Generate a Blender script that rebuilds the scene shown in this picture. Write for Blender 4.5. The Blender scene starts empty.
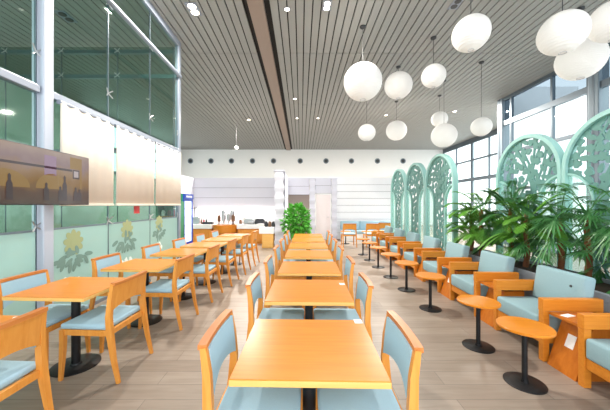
import bpy, bmesh, math, random
import numpy as np
from mathutils import Vector, Matrix
random.seed(7)
S = bpy.context.scene
COL = S.collection
PI = math.pi
FPX, VX, HY, CH = 280.0, 301.0, 205.0, 1.5      # focal length (px), vanishing point, horizon, camera height

# ------------------------------------------------------------------ materials
def lin(c):
    return tuple(((v/255)/12.92 if v/255 <= .04045 else ((v/255+.055)/1.055)**2.4) for v in c)
def newmat(name):
    m = bpy.data.materials.new(name); m.use_nodes = True
    nt = m.node_tree; b = nt.nodes['Principled BSDF']
    return m, nt, b
def plain(name, rgb, rough=.5, metal=0, spec=.5, noise=0.0, scale=30, bump=0, emit=0, ecol=None):
    m, nt, b = newmat(name); c = lin(rgb) + (1,)
    b.inputs['Base Color'].default_value = c
    b.inputs['Roughness'].default_value = rough; b.inputs['Metallic'].default_value = metal
    b.inputs['Specular IOR Level'].default_value = spec
    if noise or bump:
        tc = nt.nodes.new('ShaderNodeTexCoord'); n = nt.nodes.new('ShaderNodeTexNoise')
        n.inputs['Scale'].default_value = scale; n.inputs['Detail'].default_value = 3
        nt.links.new(tc.outputs['Object'], n.inputs['Vector'])
        if noise:
            mx = nt.nodes.new('ShaderNodeMixRGB'); mx.blend_type = 'MIX'
            mx.inputs[1].default_value = tuple(v*(1-noise) for v in c[:3]) + (1,)
            mx.inputs[2].default_value = tuple(min(1, v*(1+noise)) for v in c[:3]) + (1,)
            nt.links.new(n.outputs['Fac'], mx.inputs[0]); nt.links.new(mx.outputs[0], b.inputs['Base Color'])
        if bump:
            bp = nt.nodes.new('ShaderNodeBump'); bp.inputs['Strength'].default_value = bump; bp.inputs['Distance'].default_value = .004
            nt.links.new(n.outputs['Fac'], bp.inputs['Height']); nt.links.new(bp.outputs[0], b.inputs['Normal'])
    if emit:
        b.inputs['Emission Color'].default_value = lin(ecol or rgb) + (1,); b.inputs['Emission Strength'].default_value = emit
    return m
def wood(name, c1, c2, rough=.35, sc=(3, 40, 40), spec=.4):
    m, nt, b = newmat(name)
    tc = nt.nodes.new('ShaderNodeTexCoord'); mp = nt.nodes.new('ShaderNodeMapping')
    mp.inputs['Scale'].default_value = sc
    n = nt.nodes.new('ShaderNodeTexNoise'); n.inputs['Scale'].default_value = 1.0; n.inputs['Detail'].default_value = 5; n.inputs['Distortion'].default_value = .6
    r = nt.nodes.new('ShaderNodeValToRGB')
    r.color_ramp.elements[0].position = .3; r.color_ramp.elements[0].color = lin(c1) + (1,)
    r.color_ramp.elements[1].position = .7; r.color_ramp.elements[1].color = lin(c2) + (1,)
    nt.links.new(tc.outputs['Object'], mp.inputs['Vector']); nt.links.new(mp.outputs[0], n.inputs['Vector'])
    nt.links.new(n.outputs['Fac'], r.inputs['Fac']); nt.links.new(r.outputs['Color'], b.inputs['Base Color'])
    b.inputs['Roughness'].default_value = rough; b.inputs['Specular IOR Level'].default_value = spec
    return m
def glassy(name, tint, gloss=1.0, milk=0.0, milk_rgb=(190, 225, 215)):
    m = bpy.data.materials.new(name); m.use_nodes = True; nt = m.node_tree; nt.nodes.clear()
    out = nt.nodes.new('ShaderNodeOutputMaterial'); tr = nt.nodes.new('ShaderNodeBsdfTransparent'); tr.inputs[0].default_value = tuple(tint) + (1,)
    gl = nt.nodes.new('ShaderNodeBsdfGlossy'); gl.inputs['Roughness'].default_value = .03; gl.inputs['Color'].default_value = (.9, 1, .97, 1)
    fr = nt.nodes.new('ShaderNodeFresnel'); fr.inputs['IOR'].default_value = 1.45
    mul = nt.nodes.new('ShaderNodeMath'); mul.operation = 'MULTIPLY'; mul.inputs[1].default_value = gloss
    ge = nt.nodes.new('ShaderNodeNewGeometry'); inv = nt.nodes.new('ShaderNodeMath'); inv.operation = 'SUBTRACT'; inv.inputs[0].default_value = 1
    m0 = nt.nodes.new('ShaderNodeMath'); m0.operation = 'MULTIPLY'          # reflect on the outer face only
    nt.links.new(ge.outputs['Backfacing'], inv.inputs[1]); nt.links.new(inv.outputs[0], m0.inputs[0]); nt.links.new(fr.outputs[0], m0.inputs[1])
    mx = nt.nodes.new('ShaderNodeMixShader'); nt.links.new(m0.outputs[0], mul.inputs[0]); nt.links.new(mul.outputs[0], mx.inputs[0])
    base = tr
    if milk:
        d = nt.nodes.new('ShaderNodeBsdfDiffuse'); d.inputs[0].default_value = lin(milk_rgb) + (1,)
        t = nt.nodes.new('ShaderNodeBsdfTranslucent'); t.inputs[0].default_value = lin(milk_rgb) + (1,)
        m1 = nt.nodes.new('ShaderNodeMixShader'); m1.inputs[0].default_value = .45
        nt.links.new(d.outputs[0], m1.inputs[1]); nt.links.new(t.outputs[0], m1.inputs[2])
        m2 = nt.nodes.new('ShaderNodeMixShader'); m2.inputs[0].default_value = milk
        nt.links.new(tr.outputs[0], m2.inputs[1]); nt.links.new(m1.outputs[0], m2.inputs[2]); base = m2
    nt.links.new(base.outputs[0], mx.inputs[1]); nt.links.new(gl.outputs[0], mx.inputs[2]); nt.links.new(mx.outputs[0], out.inputs[0])
    return m

M = {}
M['table'] = wood('table_wood', (212, 124, 26), (222, 138, 38), .31, (3, 45, 45), .42)
M['edge'] = wood('edge_wood', (232, 178, 98), (240, 190, 112), .4, (3, 45, 45))
M['chair'] = wood('chair_wood', (216, 138, 54), (228, 156, 72), .4, (30, 30, 4))
M['cap'] = wood('cap_wood', (192, 112, 52), (208, 130, 66), .4, (30, 4, 30))
M['arm'] = wood('armchair_wood', (210, 124, 34), (222, 142, 48), .36, (4, 40, 40))
M['box'] = wood('side_box_wood', (190, 104, 26), (204, 120, 38), .36, (30, 30, 4))
M['fabric'] = plain('blue_fabric', (163, 193, 208), .85, spec=.2, noise=.05, scale=120, bump=.15)
M['fabric2'] = plain('armchair_fabric', (148, 178, 186), .8, spec=.25, noise=.06, scale=90, bump=.15)
M['black'] = plain('black_metal', (30, 31, 34), .45, .3)
M['white'] = plain('white_paint', (244, 244, 244), .5, noise=.01, scale=3)
M['whitewall'] = plain('white_wall', (240, 240, 240), .7, noise=.015, scale=2)
M['siding'] = plain('white_siding', (236, 237, 242), .55, noise=.02, scale=4)
M['siding_grey'] = plain('lilac_grey_siding', (214, 214, 226), .6, noise=.02, scale=4)
M['groove'] = plain('groove', (112, 112, 124), .8)
M['doorpaint'] = plain('door_paint', (240, 230, 230), .5)
M['corridor'] = plain('corridor_wall', (176, 164, 158), .7)
M['alu'] = plain('pale_aluminium', (140, 148, 162), .35, .3)
M['alu_dark'] = plain('grey_mullion', (100, 112, 122), .4, .4)
M['colgrey'] = plain('grey_column', (120, 134, 145), .45, .2)
M['steel'] = plain('brushed_steel', (190, 192, 195), .3, .8)
M['plank'] = plain('ceiling_plank', (150, 151, 148), .55, noise=.03, scale=1.5)
M['void'] = plain('ceiling_void', (34, 34, 34), .9)
M['beam'] = plain('beam_brown', (150, 132, 120), .5, .1)
M['mint'] = plain('mint_lacquer', (162, 207, 202), .45, noise=.02, scale=5)
M['mintpanel'] = plain('mint_cutout_panel', (100, 148, 141), .5, noise=.03, scale=5)
M['blind'] = plain('cream_blind', (221, 213, 201), .9, spec=.1, noise=.02, scale=200)
M['clear'] = glassy('clear_glass', (.93, .97, .96), .8)
M['tintglass'] = glassy('green_tint_glass', (.76, .86, .82), 1.0)
M['blueglass'] = glassy('blue_tint_glass', (.47, .52, .55), .4)
M['frost'] = glassy('frosted_mint_glass', (.84, .93, .91), .6, .74, (204, 232, 226))
M['mintglass'] = glassy('pale_mint_glass', (.90, .97, .95), .6, .22, (200, 232, 226))
M['decal_olive'] = plain('decal_olive', (166, 174, 128), .7)
M['decal_grey'] = plain('decal_grey_green', (118, 146, 136), .7)
M['decal_white'] = plain('decal_white', (236, 246, 242), .7)
M['loungewall'] = plain('lounge_wall', (206, 216, 212), .8)
M['post'] = plain('pale_post', (186, 193, 207), .4, .1)
M['planter'] = plain('planter_grey', (150, 156, 164), .5, noise=.04, scale=8)
M['soil'] = plain('soil', (60, 44, 32), .95, noise=.3, scale=40)
M['trunk'] = plain('palm_trunk', (128, 78, 48), .85, noise=.3, scale=40, bump=.6)
M['leafA'] = plain('leaf_bright', (104, 164, 58), .45, noise=.18, scale=6)
M['leafB'] = plain('leaf_dark', (66, 124, 66), .4, noise=.2, scale=6)
M['leafC'] = plain('leaf_tree', (86, 172, 56), .45, noise=.25, scale=5)
M['paper'] = plain('paper', (250, 250, 250), .8)
M['porcelain'] = plain('porcelain', (245, 245, 245), .25)
M['fr_blue'] = plain('fridge_blue', (20, 70, 180), .35)
M['fr_green'] = plain('fridge_green', (36, 140, 92), .4)
M['fr_light'] = plain('fridge_lit_interior', (225, 240, 250), .4, emit=.7)
M['red'] = plain('red_plastic', (206, 60, 60), .5)
M['dark'] = plain('dark_plastic', (52, 54, 58), .4)
M['brownjar'] = plain('brown_jar', (120, 84, 60), .3)
M['lamp'] = plain('lamp_lit', (255, 236, 205), .5, emit=9)
M['lampdim'] = plain('lamp_small_lit', (255, 246, 230), .5, emit=4)

def lantern_mat():
    m, nt, b = newmat('paper_lantern'); b.inputs['Base Color'].default_value = (.66, .655, .645, 1)
    b.inputs['Roughness'].default_value = .9; b.inputs['Specular IOR Level'].default_value = .1
    b.inputs['Emission Color'].default_value = (1, .93, .85, 1); b.inputs['Emission Strength'].default_value = .14
    tc = nt.nodes.new('ShaderNodeTexCoord'); w = nt.nodes.new('ShaderNodeTexWave'); w.bands_direction = 'Z'; w.inputs['Scale'].default_value = 9
    bp = nt.nodes.new('ShaderNodeBump'); bp.inputs['Strength'].default_value = .35; bp.inputs['Distance'].default_value = .01
    nt.links.new(tc.outputs['Object'], w.inputs['Vector']); nt.links.new(w.outputs['Fac'], bp.inputs['Height']); nt.links.new(bp.outputs[0], b.inputs['Normal'])
    return m
M['lantern'] = lantern_mat()

def floor_mat():
    m, nt, b = newmat('floor_planks')
    tc = nt.nodes.new('ShaderNodeTexCoord'); br = nt.nodes.new('ShaderNodeTexBrick')
    br.inputs['Scale'].default_value = 1; br.inputs['Brick Width'].default_value = 1.2; br.inputs['Row Height'].default_value = .18
    br.inputs['Mortar Size'].default_value = .0025; br.inputs['Mortar Smooth'].default_value = .3; br.offset = .37
    br.inputs['Color1'].default_value = lin((165, 151, 138)) + (1,); br.inputs['Color2'].default_value = lin((150, 136, 123)) + (1,)
    br.inputs['Mortar'].default_value = lin((118, 108, 102)) + (1,)
    mp = nt.nodes.new('ShaderNodeMapping'); mp.inputs['Scale'].default_value = (1.6, 16, 1)
    n = nt.nodes.new('ShaderNodeTexNoise'); n.inputs['Scale'].default_value = 1.4; n.inputs['Detail'].default_value = 6; n.inputs['Distortion'].default_value = .8
    mx = nt.nodes.new('ShaderNodeMixRGB'); mx.blend_type = 'MULTIPLY'; mx.inputs[0].default_value = .55
    rp = nt.nodes.new('ShaderNodeValToRGB'); rp.color_ramp.elements[0].position = .3; rp.color_ramp.elements[0].color = (.68, .66, .64, 1)
    rp.color_ramp.elements[1].position = .68; rp.color_ramp.elements[1].color = (1, 1, 1, 1)
    L = nt.links.new
    L(tc.outputs['Object'], br.inputs['Vector']); L(tc.outputs['Object'], mp.inputs['Vector']); L(mp.outputs[0], n.inputs['Vector'])
    L(n.outputs['Fac'], rp.inputs['Fac']); L(br.outputs['Color'], mx.inputs[1]); L(rp.outputs['Color'], mx.inputs[2]); L(mx.outputs[0], b.inputs['Base Color'])
    b.inputs['Roughness'].default_value = .38; b.inputs['Specular IOR Level'].default_value = .4
    return m
M['floor'] = floor_mat()

def tv_mat():
    m, nt, b = newmat('tv_picture')
    tc = nt.nodes.new('ShaderNodeTexCoord'); sp = nt.nodes.new('ShaderNodeSeparateXYZ')
    r = nt.nodes.new('ShaderNodeValToRGB'); cr = r.color_ramp
    cr.elements[0].position = 0; cr.elements[0].color = lin((84, 56, 44)) + (1,)
    cr.elements[1].position = 1; cr.elements[1].color = lin((196, 168, 150)) + (1,)
    for p, c in ((.22, (104, 66, 44)), (.4, (158, 112, 40)), (.58, (170, 130, 90)), (.72, (160, 128, 128))):
        e = cr.elements.new(p); e.color = lin(c) + (1,)
    dv = nt.nodes.new('ShaderNodeMath'); dv.operation = 'DIVIDE'; dv.inputs[1].default_value = .64
    n = nt.nodes.new('ShaderNodeTexNoise'); n.inputs['Scale'].default_value = 5; n.inputs['Detail'].default_value = 2
    ad = nt.nodes.new('ShaderNodeMath'); ad.operation = 'MULTIPLY_ADD'; ad.inputs[1].default_value = .35
    L = nt.links.new
    L(tc.outputs['Object'], sp.inputs[0]); L(sp.outputs['Z'], dv.inputs[0]); L(tc.outputs['Object'], n.inputs['Vector'])
    L(n.outputs['Fac'], ad.inputs[0]); L(dv.outputs[0], ad.inputs[2])
    sb = nt.nodes.new('ShaderNodeMath'); sb.operation = 'SUBTRACT'; sb.inputs[1].default_value = .17; L(ad.outputs[0], sb.inputs[0]); L(sb.outputs[0], r.inputs['Fac'])
    b.inputs['Base Color'].default_value = (.02, .02, .02, 1); b.inputs['Roughness'].default_value = .12
    L(r.outputs['Color'], b.inputs['Emission Color']); b.inputs['Emission Strength'].default_value = .3
    return m
M['tv'] = tv_mat()
def glow(name, rgb, s):
    m, nt, b = newmat(name); b.inputs['Base Color'].default_value = (.02, .02, .02, 1); b.inputs['Roughness'].default_value = .15
    b.inputs['Emission Color'].default_value = lin(rgb) + (1,); b.inputs['Emission Strength'].default_value = s
    return m
M['tv_lilac'] = glow('tv_lilac', (176, 140, 168), .3); M['tv_yellow'] = glow('tv_yellow', (172, 130, 58), .3)
M['tv_dark'] = glow('tv_dark', (70, 40, 44), .3); M['tv_pale'] = glow('tv_pale', (210, 190, 190), .3)

# ------------------------------------------------------------------ mesh helpers
class MB:
    def __init__(s): s.bm = bmesh.new(); s.mats = []; s.cur = 0
    def mat(s, m):
        if m not in s.mats: s.mats.append(m)
        s.cur = s.mats.index(m); return s
    def _add(s, verts, faces, M4=None):
        vs = [s.bm.verts.new(M4 @ Vector(v) if M4 else v) for v in verts]; out = []
        for f in faces:
            try: fc = s.bm.faces.new([vs[i] for i in f])
            except ValueError: continue
            fc.material_index = s.cur; out.append(fc)
        return vs, out
    def box(s, x0, x1, y0, y1, z0, z1, bev=0, M4=None, seg=2):
        v = [(x0,y0,z0),(x1,y0,z0),(x1,y1,z0),(x0,y1,z0),(x0,y0,z1),(x1,y0,z1),(x1,y1,z1),(x0,y1,z1)]
        f = [(3,2,1,0),(4,5,6,7),(0,1,5,4),(1,2,6,5),(2,3,7,6),(3,0,4,7)]
        vs, fs = s._add(v, f, M4)
        if bev:
            es = list({e for fc in fs for e in fc.edges})
            r = bmesh.ops.bevel(s.bm, geom=es, offset=bev, segments=seg, profile=.5, affect='EDGES')
            for fc in r['faces']: fc.material_index = s.cur
        return s
    def bar(s, pts, secs, ax=Vector((0,1,0))):
        """swept rectangle: pts = path, secs = (half width across, half width along ax)"""
        rings = []
        n = len(pts); pts = [Vector(p) for p in pts]
        for i, p in enumerate(pts):
            t = (pts[min(i+1, n-1)] - pts[max(i-1, 0)]).normalized()
            a = (ax - t*ax.dot(t)).normalized(); c = t.cross(a).normalized(); h, w = secs[i] if isinstance(secs, list) else secs
            rings.append([p + c*h + a*w, p + c*h - a*w, p - c*h - a*w, p - c*h + a*w])
        v = [q for r in rings for q in r]; f = [(0,1,2,3), tuple(4*(n-1)+k for k in (3,2,1,0))]
        for i in range(n-1):
            for k in range(4):
                f.append((4*i+k, 4*i+4+k, 4*i+4+(k+1) % 4, 4*i+(k+1) % 4))
        s._add(v, f); return s
    def tube(s, pts, rad, seg=10, cap=True):
        pts = [Vector(p) for p in pts]; n = len(pts); rings = []
        for i, p in enumerate(pts):
            t = (pts[min(i+1, n-1)] - pts[max(i-1, 0)]).normalized()
            u = t.cross(Vector((0,0,1)) if abs(t.z) < .9 else Vector((1,0,0))).normalized(); w = t.cross(u)
            r = rad[i] if isinstance(rad, (list, tuple)) else rad
            rings.append([p + u*math.cos(2*PI*k/seg)*r + w*math.sin(2*PI*k/seg)*r for k in range(seg)])
        v = [q for r in rings for q in r]; f = []
        for i in range(n-1):
            for k in range(seg):
                f.append((i*seg+k, i*seg+(k+1) % seg, (i+1)*seg+(k+1) % seg, (i+1)*seg+k))
        if cap: f += [tuple(range(seg-1, -1, -1)), tuple((n-1)*seg+k for k in range(seg))]
        s._add(v, f); return s
    def lathe(s, prof, seg=32, at=(0,0,0), sweep=2*PI):
        full = abs(sweep - 2*PI) < 1e-6; n = len(prof); m = seg if full else seg+1
        v = []; f = []
        for k in range(m):
            a = sweep*k/seg
            for r, z in prof: v.append((at[0]+r*math.cos(a), at[1]+r*math.sin(a), at[2]+z))
        for k in range(seg):
            k2 = (k+1) % m
            for i in range(n-1): f.append((k*n+i, k2*n+i, k2*n+i+1, k*n+i+1))
        s._add(v, f)
        bmesh.ops.remove_doubles(s.bm, verts=s.bm.verts[:], dist=1e-5); return s
    def prism(s, poly, axis, a, b):
        """closed 2-D polygon extruded along axis ('x': poly=(y,z), 'y': poly=(x,z), 'z': poly=(x,y))"""
        def P(p, t): return (t, p[0], p[1]) if axis == 'x' else ((p[0], t, p[1]) if axis == 'y' else (p[0], p[1], t))
        n = len(poly); v = [P(p, a) for p in poly] + [P(p, b) for p in poly]
        f = [tuple(range(n-1, -1, -1)), tuple(range(n, 2*n))] + [(i, (i+1) % n, n+(i+1) % n, n+i) for i in range(n)]
        s._add(v, f); return s
    def build(s, name, m=None, parent=None, smooth=None, kind=None):
        bmesh.ops.recalc_face_normals(s.bm, faces=s.bm.faces[:])
        me = bpy.data.meshes.new(name); s.bm.to_mesh(me); s.bm.free()
        for mm in ([M[x] for x in s.mats] if s.mats else [M[m]]): me.materials.append(mm)
        if smooth:
            for p in me.polygons: p.use_smooth = True
            me.set_sharp_from_angle(angle=math.radians(smooth))
        o = bpy.data.objects.new(name, me); COL.objects.link(o)
        if parent: o.parent = parent
        if kind: o['kind'] = kind
        return o

def tag(o, label, cat, group=None):
    o['label'] = label; o['category'] = cat
    if group: o['group'] = group
    return o
def thing(name, label, cat, loc=(0,0,0), rz=0, group=None):
    o = bpy.data.objects.new(name, None); COL.objects.link(o); o.empty_display_size = .1
    o.location = loc; o.rotation_euler = (0, 0, rz); return tag(o, label, cat, group)
def struct_empty(name, loc=(0,0,0), rz=0):
    o = bpy.data.objects.new(name, None); COL.objects.link(o); o.location = loc; o.rotation_euler = (0,0,rz); o['kind'] = 'structure'; return o
def dup(root, loc, rz, label, group=None, cat=None):
    def rec(o, p):
        c = o.copy(); COL.objects.link(c)
        if p: c.parent = p
        for ch in kids.get(o, []): rec(ch, c)
        return c
    kids = {}
    for o in COL.objects:
        if o.parent: kids.setdefault(o.parent, []).append(o)
    r = rec(root, None); r.location = loc; r.rotation_euler = (0,0,rz); r['label'] = label
    if group: r['group'] = group
    if cat: r['category'] = cat
    return r
ORD = ['first', 'second', 'third', 'fourth', 'fifth', 'sixth', 'seventh', 'eighth', 'ninth', 'tenth', 'eleventh', 'twelfth']
def px(x, y, d): return ((x-VX)/FPX*d, d, CH-(y-HY)/FPX*d)

# ------------------------------------------------------------------ shell
XL, XR, XRF, Y0, YS, YB, ZC = -9.0, 7.9, 10.7, -1.2, 11.0, 21.0, 5.65
MB().box(XL-.2, XRF+.2, Y0, YB+.2, -.12, 0).build('floor', 'floor', kind='structure')
b = MB().mat('void').box(XL-.2, XR+.15, Y0, YB+.2, ZC+.05, ZC+.2).box(XR+.15, XRF+.2, YS+.16, YB+.2, ZC+.05, ZC+.2); b.mat('plank')
p = .18; x = XL-.1
while x < XRF+.1:
    if not (-1.14 < x+.08 < -.72):
        for (ya, yb) in ((Y0, 3.9), (3.92, 7.64), (7.66, 11.5), (11.52, 15.9), (15.92, YB)):
            if x > XR and yb < YS: continue
            if x > XR and ya < YS: ya = YS+.15
            b.box(x, x+p-.026, ya, yb, ZC, ZC+.03)
    x += p
b.build('ceiling', kind='structure')
b = MB().mat('beam').box(-1.09, -.77, Y0, YB, ZC-.05, ZC+.05); b.mat('void').box(-1.15, -1.09, Y0, YB, ZC-.01, ZC+.05)
b.build('trim_1', kind='structure')
MB().box(XL, XRF, YB, YB+.2, 0, ZC).build('wall_back', 'whitewall', kind='structure')
MB().box(XL-.2, XL, 19.5, YB, 0, ZC).build('wall_left', 'whitewall', kind='structure')
MB().box(XR+.1, XRF+.2, YS, YS+.15, 0, ZC+.5).build('wall_return', 'whitewall', kind='structure')

def window(n, X, ya, yb, rails, muls, glass_levels, mat='alu_dark', w=.07):
    e = struct_empty('window_%d' % n, (X, ya, 0)); L = yb-ya
    f = MB()
    for z, t in rails: f.box(-.06, .06, 0, L, z-t/2, z+t/2)
    for m in muls: f.box(-.05, .05, m-w/2, m+w/2, rails[0][0], rails[-1][0])
    f.build('window_frame', mat, e)
    for z0, z1, gm in glass_levels: MB().box(-.008, .008, 0, L, z0, z1).build('pane', gm, e)
    return e
nearr = [(.06, .12), (2.1, .08), (3.5, .10), (4.66, .18), (ZC-.06, .12)]
nl = [(.1, 4.6, 'clear'), (4.7, ZC-.1, 'blueglass')]
k = 1
for ya, yb in ((Y0, 3.75), (4.05, 7.35), (7.62, 10.85)):
    L = yb-ya; window(k, XR, ya, yb, nearr, [.05, L*.36, L-.36], nl); k += 1
for ya, yb in ((11.15, 14.3), (14.3, 17.5), (17.5, YB)):
    L = yb-ya; window(k, XRF, ya, yb, [(.06,.12), (1.6,.06), (3.1,.2), (4.3,.1), (ZC-.15,.3)], [.05, L*.5, L-.05], [(.1, ZC-.2, 'clear')]); k += 1
for i, yc in enumerate((3.9, 7.48, 11.0)):
    c = MB().mat('colgrey').box(XR-.1, XR+.2, yc-.14, yc+.14, 0, ZC, .02); c.mat('alu_dark').box(XR-.105, XR-.1, yc-.03, yc+.03, 0, ZC)
    c.build('trim_%d' % (2+i), kind='structure')

# far left wall behind the glass room
b = MB().box(XL-.1, XL, 7.2, 11.4, 0, ZC).box(XL-.1, XL, 11.4, 19.5, 0, 3.0); b.build('wall_left_hall', 'loungewall', kind='structure')
for ya, yb in ((11.4, 15.4), (15.5, 19.5)):  # hall windows added to bring daylight to the rear
    window(k, XL, ya, yb, [(3.06,.12), (4.2,.1), (ZC-.1,.2)], [.05, 1.35, 2.65, 3.95], [(3.1, ZC-.2, 'clear')], 'alu'); k += 1
b = MB().box(XL-.1, XL, Y0, 7.2, 0, 1.1).box(XL-.1, XL, Y0, 7.2, 3.0, ZC)
for yy in (Y0, 2.9, 6.9): b.box(XL-.1, XL, yy, yy+.3, 1.1, 3.0)
b.build('wall_left_lounge', 'loungewall', kind='structure')
for ya, yb in ((Y0+.3, 2.9), (3.2, 6.9)):
    window(k, XL-.05, ya, yb, [(1.13,.06), (2.97,.06)], [.05, (yb-ya)/2, yb-ya-.05], [(1.15, 2.95, 'clear')], 'alu'); k += 1

# glass room on the left: side panes along GX, end panes along GY
GX, GY = -3.12, 7.1
def spider(b, x, y, z, d):
    for s1 in (-1, 1):
        for s2 in (-1, 1):
            if d == 'x': b.tube([(x, y, z), (x+.03, y+s1*.07, z+s2*.06)], .009, 6)
            else: b.tube([(x, y, z), (x+s1*.07, y-.03, z+s2*.06)], .009, 6)
bays = [(Y0, 3.28), (3.48, 4.51), (4.53, 5.76), (5.78, 7.04)]
side_windows = []
for i, (ya, yb) in enumerate(bays):
    e = struct_empty('window_%d' % k, (GX, ya, 0)); k += 1; L = yb-ya
    MB().box(-.008, .008, 0, L, .04, 1.2).build('frosted_pane', 'frost', e)
    MB().box(-.008, .008, 0, L, 1.2, 2.82).build('lower_pane', 'tintglass', e)
    MB().box(-.008, .008, 0, L, 2.92, 5.5).build('upper_pane', 'tintglass', e)
    MB().box(-.011, .011, 0, L, 1.185, 1.21).build('film_edge', 'colgrey', e)
    f = MB()
    for z in (1.25, 3.3, 4.75): spider(f, .012, L, z, 'x')
    f.build('spider_fitting', 'steel', e, 40)
    MB().box(-.012, .012, L+.004, L+.016, .04, 5.5).build('joint', 'alu_dark', e)
    side_windows.append(e)
for j in range(4):
    xa = GX-.1-1.42*(j+1); e = struct_empty('window_%d' % k, (xa, GY, 0)); k += 1
    MB().box(0, 1.40, -.008, .008, .04, 2.82).build('lower_pane', 'tintglass', e)
    MB().box(0, 1.40, -.008, .008, 2.9, 5.5).build('upper_pane', 'tintglass', e)
    f = MB()
    for z in (4.78, 5.4): spider(f, 0, -.012, z, 'y')
    f.build('spider_fitting', 'steel', e, 40)
    MB().box(1.403, 1.417, -.012, .012, .04, 5.5).build('joint', 'alu_dark', e)
tn = 5
def trim(b, m, smooth=None):
    global tn
    o = b.build('trim_%d' % tn, m, None, smooth, 'structure'); tn += 1; return o
trim(MB().box(-3.20, -3.05, 3.32, 3.46, 0, ZC, .012), 'post')
trim(MB().box(-3.18, -3.07, 7.05, 7.16, 0, ZC, .008), 'alu')
trim(MB().box(GX-.05, GX+.05, 3.46, 7.05, 2.82, 2.91, .008), 'alu')
trim(MB().box(GX-.05, GX+.05, Y0, 3.3, 2.82, 2.91, .008), 'alu')
trim(MB().tube([(GX+.06, Y0, 4.76), (GX+.06, 7.1, 4.76)], .045, 12), 'alu', 40)
trim(MB().box(GX-.03, GX+.05, Y0, 7.05, 5.5, ZC, .006), 'alu')
trim(MB().box(XL, -3.18, GY+.02, GY+.1, 4.73, 4.82), 'alu')
trim(MB().box(XL, -3.18, GY+.02, GY+.1, 5.36, 5.45), 'alu')
trim(MB().box(XL, -3.18, GY-.04, GY+.04, 2.82, 2.9), 'alu')
trim(MB().box(GX-.03, GX+.03, Y0, 7.05, 0, .05), 'alu')

# decals on the frosted panes
def ellipse(b, cx, cz, rx, rz, rot, n=14, x=.0095):
    pts = []
    for q in range(n):
        a = 2*PI*q/n; u, v = rx*math.cos(a), rz*math.sin(a)
        pts.append((cx+u*math.cos(rot)-v*math.sin(rot), cz+u*math.sin(rot)+v*math.cos(rot)))
    b.prism(pts, 'x', x, x+.0012)
def decal(win, cy, cz, s, seed):
    R = random.Random(seed); b = MB(); n = 0
    b.mat('decal_olive')
    for q in range(9):
        a = 2*PI*q/9+.2; ellipse(b, cy+.10*s*math.cos(a)+.02*s, cz+.12*s+.11*s*math.sin(a), .065*s, .042*s, a, x=.0095+.0004*q)
    ellipse(b, cy+.02*s, cz+.12*s, .05*s, .05*s, 0, x=.0132)
    b.mat('decal_grey')
    for q in range(12):
        a = PI+PI*q/11*1.0; rr = R.uniform(.12, .27)*s
        ellipse(b, cy+rr*1.05*math.cos(a), cz-.06*s+rr*.55*math.sin(a), .075*s, .03*s, a+R.uniform(-.5,.5), x=.0095+.0004*q)
    for q in range(5):
        ellipse(b, cy+R.uniform(-.1,.1)*s, cz+R.uniform(-.05,.08)*s, .06*s, .03*s, R.uniform(0,3), x=.0145+.0004*q)
    b.mat('decal_white')
    for q in range(7):
        ellipse(b, cy+R.uniform(-.13,.13)*s, cz-R.uniform(.3,.42)*s, .05*s, .028*s, R.uniform(0,3), x=.0095+.0004*q)
    b.build('flower_decal', None, win)
MB().box(.010, .014, .68, .86, 1.34, 1.48).build('red_sign', 'red', side_windows[2])
decal(side_windows[1], .33, .86, 1.05, 1); decal(side_windows[2], .46, .92, 1.1, 2); decal(side_windows[3], .34, .98, 1.0, 3)

# ------------------------------------------------------------------ rear facade
def siding(b, xa, xb, y, z0, z1, board, m):
    b.mat('groove').box(xa, xb, y+.02, y+.2, z0, z1); b.mat(m); z = z1
    while z > z0+.02:
        zb = max(z0, z-board); b.box(xa, xb, y, y+.03, zb+.012, z); z -= board
YF = 12.2
b = MB(); siding(b, -4.66, -.62, YF, 1.38, 2.68, .435, 'siding_grey'); b.build('wall_service_upper', kind='structure')
MB().box(-4.66, -.62, YF+.1, YF+.2, 0, 1.38).build('wall_service_lower', 'whitewall', kind='structure')
b = MB().mat('groove').box(-4.78, -4.68, 10.6, YF+.2, 0, 2.68); b.mat('siding_grey')
for q in range(6): b.box(-4.69, -4.66, 10.6, YF, q*.445+.012, min(2.68, q*.445+.445))
b.build('wall_service_side', kind='structure')
b = MB().mat('groove').box(-.66, -.58, 9.95, YF+.2, 0, 2.68); b.mat('siding_grey')
for q in range(6): b.box(-.58, -.56, 9.95, YF, q*.445+.012, min(2.68, q*.445+.445))
b.build('wall_partition', kind='structure')
b = MB(); siding(b, -.56, .36, YF, 1.94, 2.68, .37, 'siding_grey'); b.build('wall_doorway_upper', kind='structure')
MB().box(-.6, .4, YF+1.0, YF+1.1, 0, 2.6).build('wall_corridor', 'corridor', kind='structure')
b = MB(); siding(b, .62, 1.32, YF, 2.0, 2.68, .34, 'siding_grey'); b.build('wall_door_upper', kind='structure')
b = MB(); siding(b, 1.5, 4.25, YF, 0, 2.68, .30, 'siding'); b.build('wall_facade_right', kind='structure')
trim(MB().box(-4.78, -.56, YF-.02, YF+.22, 2.68, 2.73), 'white'); trim(MB().box(-.56, 4.25, YF-.02, YF+.22, 2.68, 2.73), 'white')
e = struct_empty('door_1', (.64, YF+.02, 0))
MB().box(.03, .64, 0, .05, .01, 1.95, .004).build('door_leaf', 'doorpaint', e)
MB().box(0, .03, -.02, .08, 0, 2.0).box(.64, .67, -.02, .08, 0, 2.0).box(.03, .64, -.02, .08, 1.955, 2.0).build('door_frame', 'white', e)
MB().tube([(.58, -.005, .98), (.58, -.05, .98), (.48, -.05, .98)], .01, 8).build('door_handle', 'steel', e, 40)
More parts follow.
